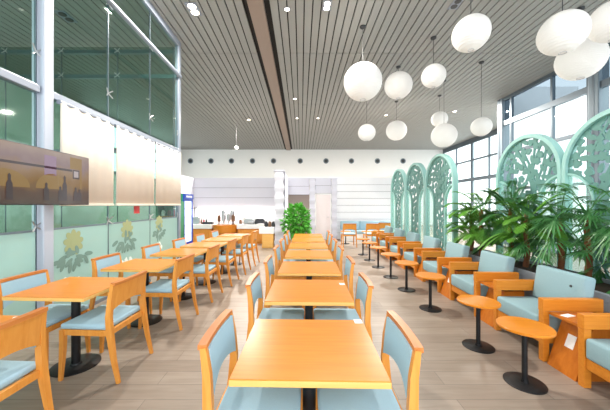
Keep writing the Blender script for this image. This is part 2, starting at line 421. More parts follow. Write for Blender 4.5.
def pilaster(xc, yc, w, h, n):
    b = MB(); hh = h/n
    for q in range(n):
        z = q*hh; r0, r1, r2 = w*.40, w*.5, w*.43
        prof = [(r0, z), (r0, z+hh*.12), (r1, z+hh*.45), (r1, z+hh*.62), (r2, z+hh*.8), (r0, z+hh)]
        for (ra, za), (rb, zb) in zip(prof, prof[1:]):
            v = []
            for r, zz in ((ra, za), (rb, zb)):
                v += [(xc-r, yc-r, zz), (xc+r, yc-r, zz), (xc+r, yc+r, zz), (xc-r, yc+r, zz)]
            b._add(v, [(0,1,5,4), (1,2,6,5), (2,3,7,6), (3,0,4,7)])
    b.box(xc-w*.55, xc+w*.55, yc-w*.55, yc+w*.55, h, h+.05)
    return trim(b, 'siding_grey')  # grey siding colour stands in for shading on the white pilasters
pilaster(-.76, 9.9, .34, 2.68, 7); pilaster(.49, YF-.02, .26, 2.62, 7); pilaster(1.44, YF-.02, .24, 2.62, 7)

t = struct_empty('trim_60', (-2.6, YF-.02, 1.36))  # invented strip lamp, added to brighten the service niche below
MB().box(-1.9, 1.9, -.03, .03, -.012, .01).build('added_strip_glow', 'lampdim', t)
ld = bpy.data.lights.new('added_strip_light', 'AREA'); ld.shape = 'RECTANGLE'; ld.size = 3.8; ld.size_y = .06; ld.energy = 22
lo = bpy.data.objects.new('added_strip_light', ld); COL.objects.link(lo); lo.parent = t; lo.location = (0, 0, -.02)
# round air nozzles high on the back wall
for i, xx in enumerate((190.5, 211, 231.5, 252.5, 273.5, 300.2, 326, 351.4, 377.4, 403)):
    X, Y, Z = px(xx, 161, YB)
    t = thing('air_nozzle', '%s round dark air nozzle from the left, high on the white back wall' % ORD[i], 'vent', (X, YB+.004, Z), 0, 'air nozzles on the back wall')
    o = MB().lathe([(.2,0), (.2,.03), (.15,.05), (.13,.02)], 24).build('ring', 'colgrey', t, 40); o.rotation_euler = (PI/2, 0, 0)
    o = MB().lathe([(0,.012), (.135,.012), (.135,0)], 24).build('core', 'dark', t, 40); o.rotation_euler = (PI/2, 0, 0)

# ------------------------------------------------------------------ dining chairs and tables
def make_chair(label, group):
    t = thing('dining_chair', label, 'chair', group=group)
    for s in (-1, 1):          # front legs (+x is the front)
        MB().bar([(.232, s*.222, .435), (.236, s*.223, .25), (.25, s*.228, 0)], [(.021, .02), (.019, .018), (.0125, .0125)]).build('front_leg', 'chair', t)
    for s in (-1, 1):
        MB().bar([(-.27, s*.238, 0), (-.225, s*.236, .2), (-.19, s*.232, .42), (-.18, s*.23, .55), (-.188, s*.222, .70), (-.207, s*.218, .826)],
                 [(.013, .0125), (.017, .016), (.024, .019), (.022, .018), (.019, .017), (.014, .016)]).build('rear_leg', 'chair', t, 40)
    f = MB()
    for s in (-1, 1): f.bar([(-.17, s*.228, .415), (.225, s*.222, .415)], (.024, .013))
    f.box(.222, .246, -.21, .21, .39, .438, .003); f.box(-.19, -.165, -.22, .22, .39, .438, .003)
    f.build('seat_frame', 'chair', t)
    c = MB().box(-.165, .25, -.238, .238, .438, .487, .018, seg=3); c.build('seat', 'fabric', t, 50)
    def panel(b, x_off, thick, ya, z_lo, z_hi, arch, n=12, m=6):
        vs = []; fs = []
        for side in (0, 1):
            for i in range(n+1):
                y = -ya+2*ya*i/n; u = y/ya
                for j in range(m+1):
                    lo = z_lo+arch*(1-u*u); z = lo+(z_hi-lo)*j/m
                    lean = -.180-.012*((z-.55)/.15 if z > .55 else 0)-.04*max(0, (z-.68))
                    vs.append((lean-.016*(1-u*u)+x_off+(thick if side else 0), y, z))
        K = (n+1)*(m+1)
        for i in range(n):
            for j in range(m):
                a = i*(m+1)+j; c2 = (i+1)*(m+1)+j
                fs += [(a, c2, c2+1, a+1), (K+a, K+a+1, K+c2+1, K+c2)]
        for i in range(n):
            for j in (0, m):
                a = i*(m+1)+j; c2 = (i+1)*(m+1)+j; fs.append((a, K+a, K+c2, c2))
        for i in (0, n):
            for j in range(m):
                a = i*(m+1)+j; fs.append((a, a+1, K+a+1, K+a))
        b._add(vs, fs)
    b = MB(); panel(b, -.012, .018, .212, .60, .82, .045); bk = b.build('backrest', 'chair', t, 50)
    b = MB(); panel(b, .0065, .016, .203, .59, .812, .045); b.build('back_pad', 'fabric', t, 50)
    # curved top rail
    MB().bar([(-.211-.012*(1-(q/4.0)**2), q/4.0*.228, .828) for q in range(-4, 5)], (.012, .021), Vector((1, 0, 0))).build('top_rail', 'cap', t, 40)
    return t
chair_proto = None
def place_chair(x, y, rz, label, group):
    global chair_proto
    if chair_proto is None:
        chair_proto = make_chair(label, group); chair_proto.location = (x, y, 0); chair_proto.rotation_euler = (0, 0, rz); return chair_proto
    return dup(chair_proto, (x, y, 0), rz, label, group)
TW, TL = .705, .65
def make_table(label, group):
    t = thing('dining_table', label, 'table', group=group)
    MB().box(-TW/2+.002, TW/2-.002, -TL/2+.002, TL/2-.002, .736, .7405, .001).build('tabletop', 'table', t)
    MB().box(-TW/2, TW/2, -TL/2, TL/2, .708, .736, .003).build('edge_band', 'edge', t)
    MB().lathe([(0, .69), (.12, .69), (.12, .708), (0, .708)], 20).box(-.2, .2, -.03, .03, .692, .708).build('top_plate', 'black', t)
    MB().tube([(0, 0, .012), (0, 0, .69)], .036, 20).build('column', 'black', t, 40)
    MB().lathe([(0, 0), (.195, 0), (.195, .008), (.185, .012), (.05, .016), (.045, .03), (0, .03)], 40).build('base', 'black', t, 30)
    return t
table_proto = None
def place_table(x, y, rz, label, group):
    global table_proto
    if table_proto is None:
        table_proto = make_table(label, group); table_proto.location = (x, y, 0); table_proto.rotation_euler = (0, 0, rz); return table_proto
    return dup(table_proto, (x, y, 0), rz, label, group)
NTH = ['nearest', 'second', 'third', 'fourth', 'fifth', 'sixth', 'farthest']
def nth(i): return NTH[i] if i in (0, 6) else NTH[i]+' nearest'
CT = [(.045, 1.21), (.072, 2.2), (.10, 3.12), (.118, 4.07), (.138, 4.98), (.158, 5.88), (.18, 6.75)]
g1, g2 = 'tables in the centre row', 'chairs along the centre row'
rzc = math.radians(-1.4)
for i, (x, yf) in enumerate(CT):
    y = yf+TL/2
    place_table(x, y, rzc, '%s square wooden table in the centre row, on a black pedestal' % nth(i), g1)
    dx, dy = .295*math.cos(rzc), .295*math.sin(rzc)
    place_chair(x-dx, y-dy, rzc, 'blue padded chair left of the %s table in the centre row' % nth(i), g2)
    place_chair(x+dx, y+dy, rzc+PI, 'blue padded chair right of the %s table in the centre row' % nth(i), g2)
LT = [(-2.2, 1.29), (-2.11, 2.3), (-2.01, 3.3), (-1.94, 4.25), (-1.85, 5.1), (-1.76, 5.95), (-1.69, 6.8)]
g3, g4 = 'tables along the glass wall', 'chairs along the glass wall row'
rzl = math.radians(-3)
for i, (x, yf) in enumerate(LT):
    y = yf+TL/2
    place_table(x, y, rzl, '%s wooden table in the left row beside the frosted glass wall' % nth(i), g3)
    dx, dy = .318*math.cos(rzl), .318*math.sin(rzl)
    if i: place_chair(x-dx, y-dy, rzl, 'blue padded chair on the glass side of the %s left row table' % nth(i), g4)
    place_chair(x+dx, y+dy, rzl+PI, 'wooden backed chair on the aisle side of the %s left row table' % nth(i), g4)
def card(xp, yp, lab, d, rz):
    v = CH-.7405; dd = v*FPX/(yp-HY); X = (xp-VX)/FPX*dd
    tag(MB().box(-.025, .025, -.03, .03, 0, .0015).build('table_card', 'paper'), lab, 'card', 'white cards on tables')
    o = COL.objects[-1]; o.location = (X, dd, .7407); o.rotation_euler = (0, 0, rz); return o
card(358, 321.5, 'small white card on the far right corner of the nearest centre table', 0, 0)
card(342, 284, 'small white card on the right edge of the second centre table', 0, 0)
card(17, 318, 'small white card on the nearest table of the left row', 0, .5)

# bench and chairs by the rear facade
t = thing('wall_bench', 'long pale blue upholstered bench against the white facade at back right', 'bench', (2.95, 11.85, 0))
MB().box(-1.25, 1.25, -.3, .3, 0, .3).build('base', 'white', t)
MB().box(-1.25, 1.25, -.3, .3, .3, .44, .03).build('seat', 'fabric', t, 50)
for q in range(3): MB().box(-1.25+q*.8334, -1.25+(q+1)*.8334-.006, .18, .31, .44, .8, .03).build('back_cushion', 'fabric', t, 50)
for i, X in enumerate((1.73, 2.55, 3.3)):
    nm = ('leftmost', 'middle', 'rightmost')[i]
    place_chair(X-.2*(i == 2), 10.15+.42*(i == 2), PI/2, 'wooden chair facing the wall bench, %s of the three at the back' % nm, 'chairs facing the wall bench')

# ------------------------------------------------------------------ round side tables
RT = [(1.885, 2.36), (1.88, 2.97), (1.87, 4.05), (1.865, 4.95), (1.865, 5.82), (1.86, 6.75), (1.86, 7.6), (1.87, 8.45)]
rt = None; g = 'round tables in front of the armchairs'
for i, (x, y) in enumerate(RT):
    lab = '%s small round wooden table on a black stem along the armchair aisle' % (NTH[0] if i == 0 else ('farthest' if i == 7 else ORD[i]+' nearest'))
    if rt is None:
        rt = thing('round_side_table', lab, 'table', (x, y, 0), 0, g)
        MB().lathe([(0, .463), (.19, .463), (.2, .468), (.2, .482), (.195, .487), (0, .487)], 48).build('tabletop', 'table', rt, 30)
        MB().tube([(0, 0, .012), (0, 0, .463)], .021, 16).build('column', 'black', rt, 40)
        MB().lathe([(0, 0), (.15, 0), (.15, .008), (.143, .012), (.03, .014), (.028, .03), (0, .03)], 40).build('base', 'black', rt, 30)
    else: dup(rt, (x, y, 0), 0, lab, g)

for i, X in enumerate((1.73, 2.55, 3.1)):
    dup(rt, (X, 10.85+.35*(i == 2), 0), 0, 'round wooden table between the wall bench and the %s of its three chairs' % ('leftmost', 'middle', 'rightmost')[i], 'tables along the wall bench')

# ------------------------------------------------------------------ armchairs and flared side boxes
def make_armchair(lab, grp):
    t = thing('armchair', lab, 'armchair', group=grp)          # front at x=0 facing -x, y = 0..+.72
    W, D = .72, .56
    for s, y0 in ((0, 0), (1, W-.055)):
        MB().box(0, .06, y0, y0+.055, 0, .48, .004).build('front_leg', 'arm', t)
        MB().box(D-.06, D, y0, y0+.055, 0, .48, .004).build('rear_leg', 'arm', t)
        MB().box(-.004, D+.004, y0-.003, y0+.058, .48, .6, .006).build('arm', 'arm', t)
        MB().box(.06, D-.06, y0+.012, y0+.043, .17, .25).build('side_rail', 'arm', t)
    MB().box(.012, .045, .055, W-.055, .16, .25, .004).build('front_rail', 'arm', t)
    MB().box(D-.05, D-.01, .055, W-.055, .16, .56, .004).build('back_frame', 'arm', t)
    MB().box(-.005, .44, .06, W-.06, .25, .42, .025, seg=3).build('seat_cushion', 'fabric2', t, 50)
    Mx = Matrix.Translation((.395, 0, .42)) @ Matrix.Rotation(math.radians(9), 4, 'Y')
    MB().box(0, .125, .062, W-.062, 0, .385, .03, M4=Mx, seg=3).build('back_cushion', 'fabric2', t, 50)
    return t
def make_sidebox(lab, grp):
    t = thing('side_box', lab, 'side table', group=grp)        # body flares towards the floor, top board overhangs
    MB().prism([(.03, 0), (.42, 0), (.42, .44), (.18, .44)], 'y', .012, .288).build('body', 'box', t)
    MB().box(.06, .46, 0, .30, .46, .485, .003).build('top_board', 'box', t)
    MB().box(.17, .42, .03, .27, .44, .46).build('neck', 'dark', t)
    return t
ar = sb = None; ga, gb = 'armchairs along the planter', 'flared wooden boxes between the armchairs'
AW = ['nearest', 'second nearest', 'third nearest', 'fourth nearest', 'fifth nearest', 'sixth nearest', 'seventh nearest', 'farthest']
NOTICE = {}
for i in range(8):
    y = 1.625+1.055*i; x = 2.30+.018*i
    lab = '%s blue cushioned wooden armchair in the row by the green screens' % AW[i]
    if ar is None: ar = make_armchair(lab, ga); ar.location = (x, y, 0); ar.rotation_euler = (0, 0, rzc)
    else: dup(ar, (x, y, 0), rzc, lab, ga)
for o_ in [c for c in COL.objects if c.name.startswith('armchair') and not c.parent and abs(c.location.y-2.68) < .02]:
    bt = MB().lathe([(0, 0), (.014, 0), (.012, .006), (0, .008)], 14).build('button', 'dark', o_, 40); bt.location = (.407, .16, .68); bt.rotation_euler = (0, -PI/2+.157, 0)
SBS = []
for i in range(7):
    y = 1.625+1.055*i+.74; x = 2.30+.018*i
    lab = 'flared wooden side box between the %s and %s armchairs' % (AW[i], AW[i+1])
    if sb is None: sb = make_sidebox(lab, gb); sb.location = (x, y, 0); SBS.append(sb)
    else: SBS.append(dup(sb, (x, y, 0), 0, lab, gb))
sl = math.atan2(.15, .44)
for q in (0, 2):
    o = MB().box(-.003, -.001, .11, .19, -.06, .06).build('paper_notice', 'paper', SBS[q]); o.location = (.03+.15*.62, 0, .44*.62); o.rotation_euler = (0, sl, 0)
tag(MB().box(0, .11, 0, .06, 0, .003).build('paper_slip', 'paper'), 'white paper slip on the flared box beside the nearest armchair', 'paper')
o = COL.objects[-1]; o.location = (2.40, 2.52, .4855); o.rotation_euler = (0, 0, .3)

# ------------------------------------------------------------------ cut-out screens
SW, SH, HR, HS = 1.40, 2.72, .43, 1.53       # width, height, half-arch radius, half-arch spring height
def arch_path(w, h, n=28):
    r = w/2; P = [(-r, 0), (-r, .8), (-r, h-r)]
    P += [(-r*math.cos(PI*q/n), h-r+r*math.sin(PI*q/n)) for q in range(1, n)]
    return P+[(r, h-r), (r, .8), (r, 0)]
def strip(b, path, hw, x0, x1):
    n = len(path); L = []; R = []
    for i, p in enumerate(path):
        a = path[max(0, i-1)]; c = path[min(n-1, i+1)]; dx, dz = c[0]-a[0], c[1]-a[1]; l = math.hypot(dx, dz); nx, nz = -dz/l, dx/l
        L.append((p[0]+nx*hw, p[1]+nz*hw)); R.append((p[0]-nx*hw, p[1]-nz*hw))
    v = []
    for a, c in zip(L, R): v += [(x0, a[0], a[1]), (x0, c[0], c[1]), (x1, c[0], c[1]), (x1, a[0], a[1])]
    f = [(0,1,2,3), tuple(4*(n-1)+q for q in (3,2,1,0))]
    for i in range(n-1):
        for q in range(4): f.append((4*i+q, 4*i+4+q, 4*i+4+(q+1) % 4, 4*i+(q+1) % 4))
    b._add(v, f)
def floral(seed):
    R = np.random.RandomState(seed); cs = .0145; r0 = SW/2-.045
    us = np.arange(-SW/2, SW/2+cs, cs); zs = np.arange(.3, SH+cs, cs); U, Z = np.meshgrid(us, zs, indexing='ij')
    F = np.full(U.shape, -1.0)
    pts = []
    for q in range(2200):
        u, z = R.uniform(-r0, r0), R.uniform(.3, SH)
        if all((u-a)**2+(z-c)**2 > .102**2 for a, c in pts): pts.append((u, z))
    for (u, z) in pts:
        du, dz = U-u, Z-z; rr = np.hypot(du, dz); th = np.arctan2(dz, du); ph = R.uniform(0, 6.28); s = R.uniform(.048, .062)
        kd = R.randint(3)
        if kd == 0: rad = s*(.78+.30*np.abs(np.cos(2.5*(th+ph))))
        elif kd == 1: rad = s*(.72+.42*np.abs(np.cos(1.5*(th+ph))))
        else:
            a = th+ph; rad = s*1.35/np.sqrt((np.cos(a))**2+(np.sin(a)/.5)**2)*(1+.08*np.cos(9*a))
        F = np.maximum(F, rad-rr)
    for q in range(9):      # stems that tie the leaves together
        a = R.uniform(-.9, .9); b0 = R.uniform(-.55, .55); line = np.abs(U-(b0+.22*np.sin((Z-.3)*2.2+a*3)+a*.35*(Z-1.2)))
        F = np.maximum(F, .014-line)
    inside = np.where(Z > SH-SW/2, r0+.03-np.hypot(U, Z-(SH-SW/2)), r0+.03-np.abs(U))
    F = np.minimum(F, inside)
    F = np.maximum(F, np.minimum(inside, .05-inside))
    ue = SW/2-np.abs(U); out = np.where(Z > HS, np.hypot(ue, Z-HS)-HR, ue-HR)
    F = np.minimum(F, out); F = np.maximum(F, np.minimum(np.minimum(.03-out, out), inside))
    bm_v = {}; V = []; FC = []
    def vid(key, pu, pz):
        if key not in bm_v: bm_v[key] = len(V); V.append((pu, pz))
        return bm_v[key]
    nU, nZ = U.shape
    for i in range(nU-1):
        for j in range(nZ-1):
            cr = [(i, j), (i+1, j), (i+1, j+1), (i, j+1)]; f = [F[c] for c in cr]
            if max(f) <= 0: continue
            poly = []
            for q in range(4):
                a, c = cr[q], cr[(q+1) % 4]; fa, fb = f[q], f[(q+1) % 4]
                if fa > 0: poly.append(vid(a, us[a[0]], zs[a[1]]))
                if (fa > 0) != (fb > 0):
                    tt = fa/(fa-fb); kk = (min(a, c), max(a, c), 'e')
                    poly.append(vid(kk, us[a[0]]+(us[c[0]]-us[a[0]])*tt, zs[a[1]]+(zs[c[1]]-zs[a[1]])*tt))
            if len(poly) >= 3: FC.append(poly)
    n = len(V); th = .012
    verts = [(-th, u, z) for u, z in V]+[(th, u, z) for u, z in V]
    ec = {}
    for p in FC:
        for q in range(len(p)):
            ec.setdefault((min(p[q], p[(q+1) % len(p)]), max(p[q], p[(q+1) % len(p)])), []).append((p[q], p[(q+1) % len(p)]))
    faces = [tuple(p) for p in FC]+[tuple(n+q for q in reversed(p)) for p in FC]
    faces += [(c, a, n+a, n+c) for e_ in ec.values() if len(e_) == 1 for (a, c) in e_]
    me = bpy.data.meshes.new('cutout_panel'); me.from_pydata(verts, [], faces); me.update(); me.materials.append(M['mintpanel'])
    return me
FM = [floral(11), floral(23), floral(37)]
SCR = [(3.33, 6.72, 0, 'nearest of the three green arch screens standing behind the far armchairs', .11),
       (3.33, 8.13, 1, 'middle of the three green arch screens standing behind the far armchairs', .11),
       (3.33, 9.54, 2, 'farthest green arch screen, closest to the white facade', .11),
       (3.95, 4.9, 1, 'green arch screen in full view behind the palm planter', .11),
       (3.95, 3.49, 0, 'green arch screen cut by the right edge of the photo', .11)]
for (x, y, fi, lab, dp) in SCR:
    t = thing('arch_screen', lab, 'screen', (x, y, 0), 0, 'green floral cut-out screens')
    b = MB(); strip(b, arch_path(SW-.06, SH-.03), .03, -dp/2, dp/2); b.build('arch_frame', 'mint', t, 40)
    o = bpy.data.objects.new('floral_panel', FM[fi]); COL.objects.link(o); o.parent = t
    MB().box(-.05, .05, -SW/2+.06, SW/2-.06, 0, .3).build('plinth', 'mint', t)
    for s in (-1, 1):
        b = MB(); n = 14
        path = [(s*(SW/2-HR), .3), (s*(SW/2-HR), HS)]+[(s*(SW/2-HR*math.cos(PI/2*q/n)), HS+HR*math.sin(PI/2*q/n)) for q in range(1, n)]
        path = [p_ for p_ in path if abs(p_[0]) < SW/2-.03]
        strip(b, path, .014, -.03, .03); b.build('inner_arch', 'mint', t, 40)
        poly = [(s*(SW/2-.06), .3)]+path+[(s*(SW/2-.06), path[-1][1]+.002)]
        MB().prism(poly, 'x', -.004, .004).build('side_pane', 'mintglass', t)

# ------------------------------------------------------------------ planter and palms
t = thing('planter_box', 'long grey planter box behind the near armchairs holding the palms', 'planter', (3.4, 3.65, 0))
MB().box(-.34, .34, -2.3, 2.3, 0, .52).box(-.34, -.29, -2.3, 2.3, .52, .6, .004).box(.29, .34, -2.3, 2.3, .52, .6, .004).box(-.29, .29, -2.3, -2.25, .52, .6).box(-.29, .29, 2.25, 2.3, .52, .6).build('box', 'planter', t)
MB().box(-.285, .285, -2.245, 2.245, .52, .555).build('soil', 'soil', t)
def frond(parent, base, az, length, rise, droop, mat, fan, R):
    """feathered frond: arching rachis with folded leaflets; fan=True crowds them at the tip like a hand"""
    b = MB(); n = 12; P = []
    for i in range(n+1):
        s = i/n; r = length*(s*.92-.05*s*s); z = rise*s*1.25-droop*s*s*1.15
        P.append(Vector((base[0]+r*math.cos(az), base[1]+r*math.sin(az), base[2]+z)))
    b.tube(P, [.007*(1-.75*i/n)+.0015 for i in range(n+1)], 5)
    side = Vector((-math.sin(az), math.cos(az), 0))
    def leaflet(p, d, l, w):
        d = d.normalized(); up = Vector((0,0,1)); q = d.cross(up)
        if q.length < .05: q = side.copy()
        q.normalize(); drop = Vector((0,0,-l*.28))
        m1 = p+d*l*.45+drop*.15; tip = p+d*l+drop
        fold = Vector((0,0,w*.35))
        b._add([p, m1+q*w+fold, m1, m1-q*w+fold, tip], [(0,1,2), (0,2,3), (1,4,2), (2,4,3)])
    if fan:
        for k2 in range(17):
            a = -2.0+4.0*k2/16; tdir = (P[-1]-P[-2]).normalized()
            d = tdir*math.cos(a)+side*math.sin(a)+Vector((0,0,.12*math.cos(a)))
            leaflet(P[-1], d, length*.58*(1-.16*abs(a)/1.9)*R.uniform(.9,1.1), .0135)
    else:
        for i in range(3, 3*n+1):
            s = i/(3*n)
            if s < .22: continue
            f = s*n; i0 = min(n-1, int(f)); p0 = P[i0].lerp(P[i0+1], f-i0); tdir = (P[i0+1]-P[i0]).normalized()
            l = length*.46*math.sin(PI*min(1, .22+s*.68))*R.uniform(.88,1.1)
            for sg in (-1, 1):
                leaflet(p0, tdir*.95+side*sg*.8+Vector((0,0,.15)), l, .010)
    return b.build('frond', mat, parent)
def palm(x, y, z0, h, n, fan, mat, lab, seed, spread=.62):
    R = random.Random(seed); t = thing('palm', lab, 'plant', (x, y, z0), 0, 'palms in the grey planter')
    b = MB(); K = 14
    b.tube([(.02*math.sin(q*.5), .015*math.cos(q*.4), h*q/K) for q in range(K+1)], [.03*(1.25-.4*q/K)*(1.12 if q % 2 else .95) for q in range(K+1)], 9)
    b.build('trunk', 'trunk', t, 50)
    for i in range(n):
        az = i*2.39996+R.uniform(-.3, .3); lv = R.uniform(.3, 1.05) if fan else R.uniform(.12, 1.0)
        u = R.random(); rise = spread*(.5+.9*u); dr = spread*(.75-.3*u)
        frond(t, (.01, .01, h*lv), az, spread*R.uniform(.8, 1.1)*(.6+.35*(1-u) if fan else .75+.3*(1-u)), rise*.75, dr, mat, fan, R)
PALMS = [(3.50, 5.75, .80, 34, False, 'leafA', 'bright feathery palm at the far left end of the planter', .60),
         (3.38, 5.25, .85, 34, False, 'leafA', 'second feathery palm from the far end of the planter', .62),
         (3.55, 4.75, .88, 34, False, 'leafB', 'third feathery palm from the far end, its trunk reddish brown', .64),
         (3.42, 4.25, .82, 34, False, 'leafA', 'fourth feathery palm from the far end, before the whole arch screen', .62),
         (3.52, 3.80, .76, 26, True, 'leafB', 'fan palm left of the thick brown trunk', .56),
         (3.46, 3.38, .82, 28, True, 'leafB', 'fan palm with the thick brown trunk behind the second armchair', .58),
         (3.52, 2.95, .74, 26, True, 'leafB', 'fan palm right of the thick brown trunk, near the right edge', .54),
         (3.48, 2.5, .80, 22, True, 'leafB', 'nearest fan palm, cut by the right edge of the photo', .56)]
for i, (x, y, h, n, fan, mt, lab, sp) in enumerate(PALMS): palm(x, y, .555, h, n, fan, mt, lab, 50+i, sp)

# bushy potted tree by the doorway
t = thing('potted_tree', 'bushy green tree in a white pot in front of the doorway', 'plant', (-.12, 9.2, 0))
MB().lathe([(0, 0), (.15, 0), (.2, .36), (.205, .4), (.185, .4), (.18, .34), (0, .34)], 28).build('pot', 'porcelain', t, 35)
MB().tube([(0, 0, .3), (.02, 0, .6), (-.01, .02, .95)], [.03, .025, .015], 8).tube([(.02, 0, .6), (.2, .05, 1.0)], [.018, .01], 6).tube([(.01, 0, .5), (-.2, -.05, .95)], [.018, .01], 6).build('trunk', 'trunk', t, 40)
R = random.Random(3); b = MB()
for q in range(1000):
    while True:
        v = Vector((R.uniform(-1,1), R.uniform(-1,1), R.uniform(-1,1)))
        if .25 < v.length < 1: break
    wob = .9+.16*math.sin(5*v.x+3*v.z)
    p_ = Vector((v.x*.47*wob, v.y*.4*wob, .94+v.z*.56)); d = (v+Vector((R.uniform(-.6,.6), R.uniform(-.6,.6), R.uniform(-.8,.3)))).normalized()
    q_ = d.cross(Vector((R.uniform(-1,1), R.uniform(-1,1), 1))).normalized(); l = R.uniform(.11, .19); w = l*.28; nn = d.cross(q_)*w*.5
    b._add([p_, p_+d*l*.5+q_*w+nn, p_+d*l*.5, p_+d*l*.5-q_*w+nn, p_+d*l], [(0,1,2), (0,2,3), (1,4,2), (2,4,3)])
b.build('foliage', 'leafC', t)

# ------------------------------------------------------------------ paper lanterns
def lantern(xp, yp, D, d, lab):
    X, Y, Z = px(xp, yp, d); r = D/2
    t = thing('paper_lantern', lab, 'lamp', (X, Y, ZC), 0, 'white paper lanterns'); dz = Z-ZC
    prof = []; N = 44
    for q in range(N+1):
        a = -PI/2+.16+(PI-.32)*q/N; rr = r*(1+(.006 if q % 2 else -.006)); prof.append((rr*math.cos(a), dz+rr*.97*math.sin(a)))
    MB().lathe(prof, 40).build('shade', 'lantern', t, 60)
    MB().tube([(0, 0, dz+r*.9), (0, 0, -.03)], .006, 6).build('cord', 'dark', t)
    MB().lathe([(0, -.06), (.03, -.055), (.065, -.03), (.07, 0), (0, 0)], 20).build('canopy', 'dark', t, 40)
    for s in (-1, 1):
        b = MB(); b.lathe([(r*.158, dz+s*r*.957-.006), (r*.166, dz+s*r*.957-.006), (r*.166, dz+s*r*.957+.006), (r*.158, dz+s*r*.957+.006)], 24)
        b.build('wire_ring', 'steel', t)
lantern(362.8, 82, .87, 6.51, 'large white paper lantern, leftmost of the upper cluster')
lantern(398.3, 85.5, .80, 8.4, 'white paper lantern just right of the large leftmost one')
lantern(433.5, 76, .57, 6.94, 'white paper lantern hanging below and left of the tall single one')
lantern(470.9, 33.6, .60, 4.88, 'white paper lantern hanging alone near the top, right of centre')
lantern(562.5, 33.4, .63, 4.3, 'big white paper lantern in front of the top right cluster')
lantern(580.5, 59.3, .84, 5.9, 'lowest white paper lantern of the top right cluster')
lantern(613, 21, .66, 4.7, 'white paper lantern of the top right cluster cut by the photo edge')
lantern(366.7, 132.6, .57, 9.28, 'small low white paper lantern, leftmost near the back wall')
lantern(396.4, 130.6, .80, 11.2, 'low white paper lantern second from the left near the back wall')
lantern(439.5, 119.3, .59, 10.6, 'small white paper lantern just above a bigger low one')
lantern(444, 135.5, .80, 9.33, 'low white paper lantern directly above the nearest far screen')
lantern(481.3, 126.8, .55, 8.13, 'white paper lantern hanging left of the grey window column')

# ------------------------------------------------------------------ ceiling fixtures
def at_ceiling(xp, yp):
    d = (ZC-CH)*FPX/(HY-yp); return (xp-VX)/FPX*d, d
def spot(xp, yp, r, lab, mat='lampdim', square=False, watts=0):
    X, Y = at_ceiling(xp, yp); t = thing('downlight', lab, 'lamp', (X, Y, ZC), 0, 'ceiling downlights')
    if square:
        MB().box(-r, r, -r*1.6, r*1.6, -.012, 0).build('bezel', 'alu', t)
        for q in (-1, 1): MB().lathe([(0, -.02), (r*.62, -.02), (r*.66, -.012), (0, -.012)], 20, (0, q*r*.75, 0)).build('bulb', mat, t, 40)
    else:
        MB().lathe([(r*.75, -.012), (r, -.012), (r, 0), (r*.75, 0)], 20).build('bezel', 'alu', t, 40)
        MB().lathe([(0, -.008), (r*.75, -.008), (r*.75, -.001), (0, -.001)], 20).build('bulb', mat, t, 40)
    if watts:
        ld = bpy.data.lights.new('lamp_light', 'AREA'); ld.shape = 'DISK'; ld.size = .3; ld.energy = watts; ld.color = (1, .93, .84)
        lo = bpy.data.objects.new('lamp_light', ld); COL.objects.link(lo); lo.parent = t; lo.location = (0, 0, -.04)
spot(193.5, 9, .12, 'square twin downlight lit near the top, left of the brown ceiling beam', 'lamp', True, 120)
spot(327, 5.5, .09, 'square twin downlight lit at the top centre of the ceiling', 'lamp', True, 120)
spot(456, 3.5, .10, 'black twin downlight near the top, left of the single high lantern', 'dark', True)
spot(66, 16.5, .12, 'black twin downlight seen through the glass at upper left', 'dark', True)
spot(454.7, 111.3, .10, 'small bright round downlight above the small stacked lanterns', 'lamp', False, 320)
spot(287, 9, .07, 'round white ceiling sensor just right of the brown beam', 'lampdim')
spot(248.6, 119.6, .10, 'round lit downlight left of the beam, deep in the ceiling', 'lamp', False, 320)
spot(294.8, 98.7, .08, 'round downlight just right of the brown beam, midway back', 'lampdim')
spot(297, 118, .08, 'left of the two small round downlights far back by the beam', 'lampdim')
spot(318, 118, .08, 'right of the two small round downlights far back by the beam', 'lampdim')
spot(386, 115, .08, 'round downlight above the low leftmost lanterns', 'lamp', False, 320)
X, Y, Z = px(236.3, 148, 14.5)
t = thing('pendant_spot', 'small white globe hanging at the ceiling edge before the back wall', 'lamp', (X, Y, ZC))
MB().lathe([(.0, Z-ZC-.11), (.06, Z-ZC-.09), (.11, Z-ZC), (.08, Z-ZC+.08), (0, Z-ZC+.11)], 20).build('globe', 'porcelain', t, 60)
MB().tube([(0, 0, Z-ZC+.1), (0, 0, 0)], .008, 6).build('rod', 'dark', t)

# ------------------------------------------------------------------ blinds and television
for i, (ya, yb) in enumerate(((3.5, 4.5), (4.56, 5.74), (5.8, 7.0))):
    t = thing('roller_blind', '%s cream roller blind on the glass wall, lowered to eye height' % ('left', 'middle', 'right')[i], 'blind', (GX+.09, (ya+yb)/2, 2.82), 0, 'cream roller blinds')
    h = (yb-ya)/2
    MB().tube([(0, -h, -.03), (0, h, -.03)], .03, 14).build('roller', 'alu', t, 40)
    b = MB(); n = 24
    vs = []; fs = []
    for q in range(n+1):
        y = -h+2*h*q/n; xo = .026+.006*math.sin(q*1.3+i)
        vs += [(xo, y, -.02), (xo*.6, y, -1.30)]
    for q in range(n): fs.append((2*q, 2*q+1, 2*q+3, 2*q+2))
    b._add(vs, fs); o = b.build('cloth', 'blind', t, 60)
    md = o.modifiers.new('thick', 'SOLIDIFY'); md.thickness = .004
    MB().box(.004, .03, -h, h, -1.33, -1.30, .004).build('bottom_bar', 'blind', t)
t = thing('television', 'wide flat television mounted on the pale column at the left edge', 'television', (-2.80, 3.13, 1.5))
MB().box(-.05, 0, -.57, .57, 0, .62, .008).build('casing', 'dark', t, 40)
b = MB().mat('tv').box(.001, .004, -.56, .56, .012, .61)
b.mat('tv_lilac').box(.0042, .005, -.08, .07, .33, .55); b.mat('tv_dark').box(.0042, .005, .30, .4, .32, .43); b.mat('tv_pale').box(.0052, .006, .315, .385, .34, .415)
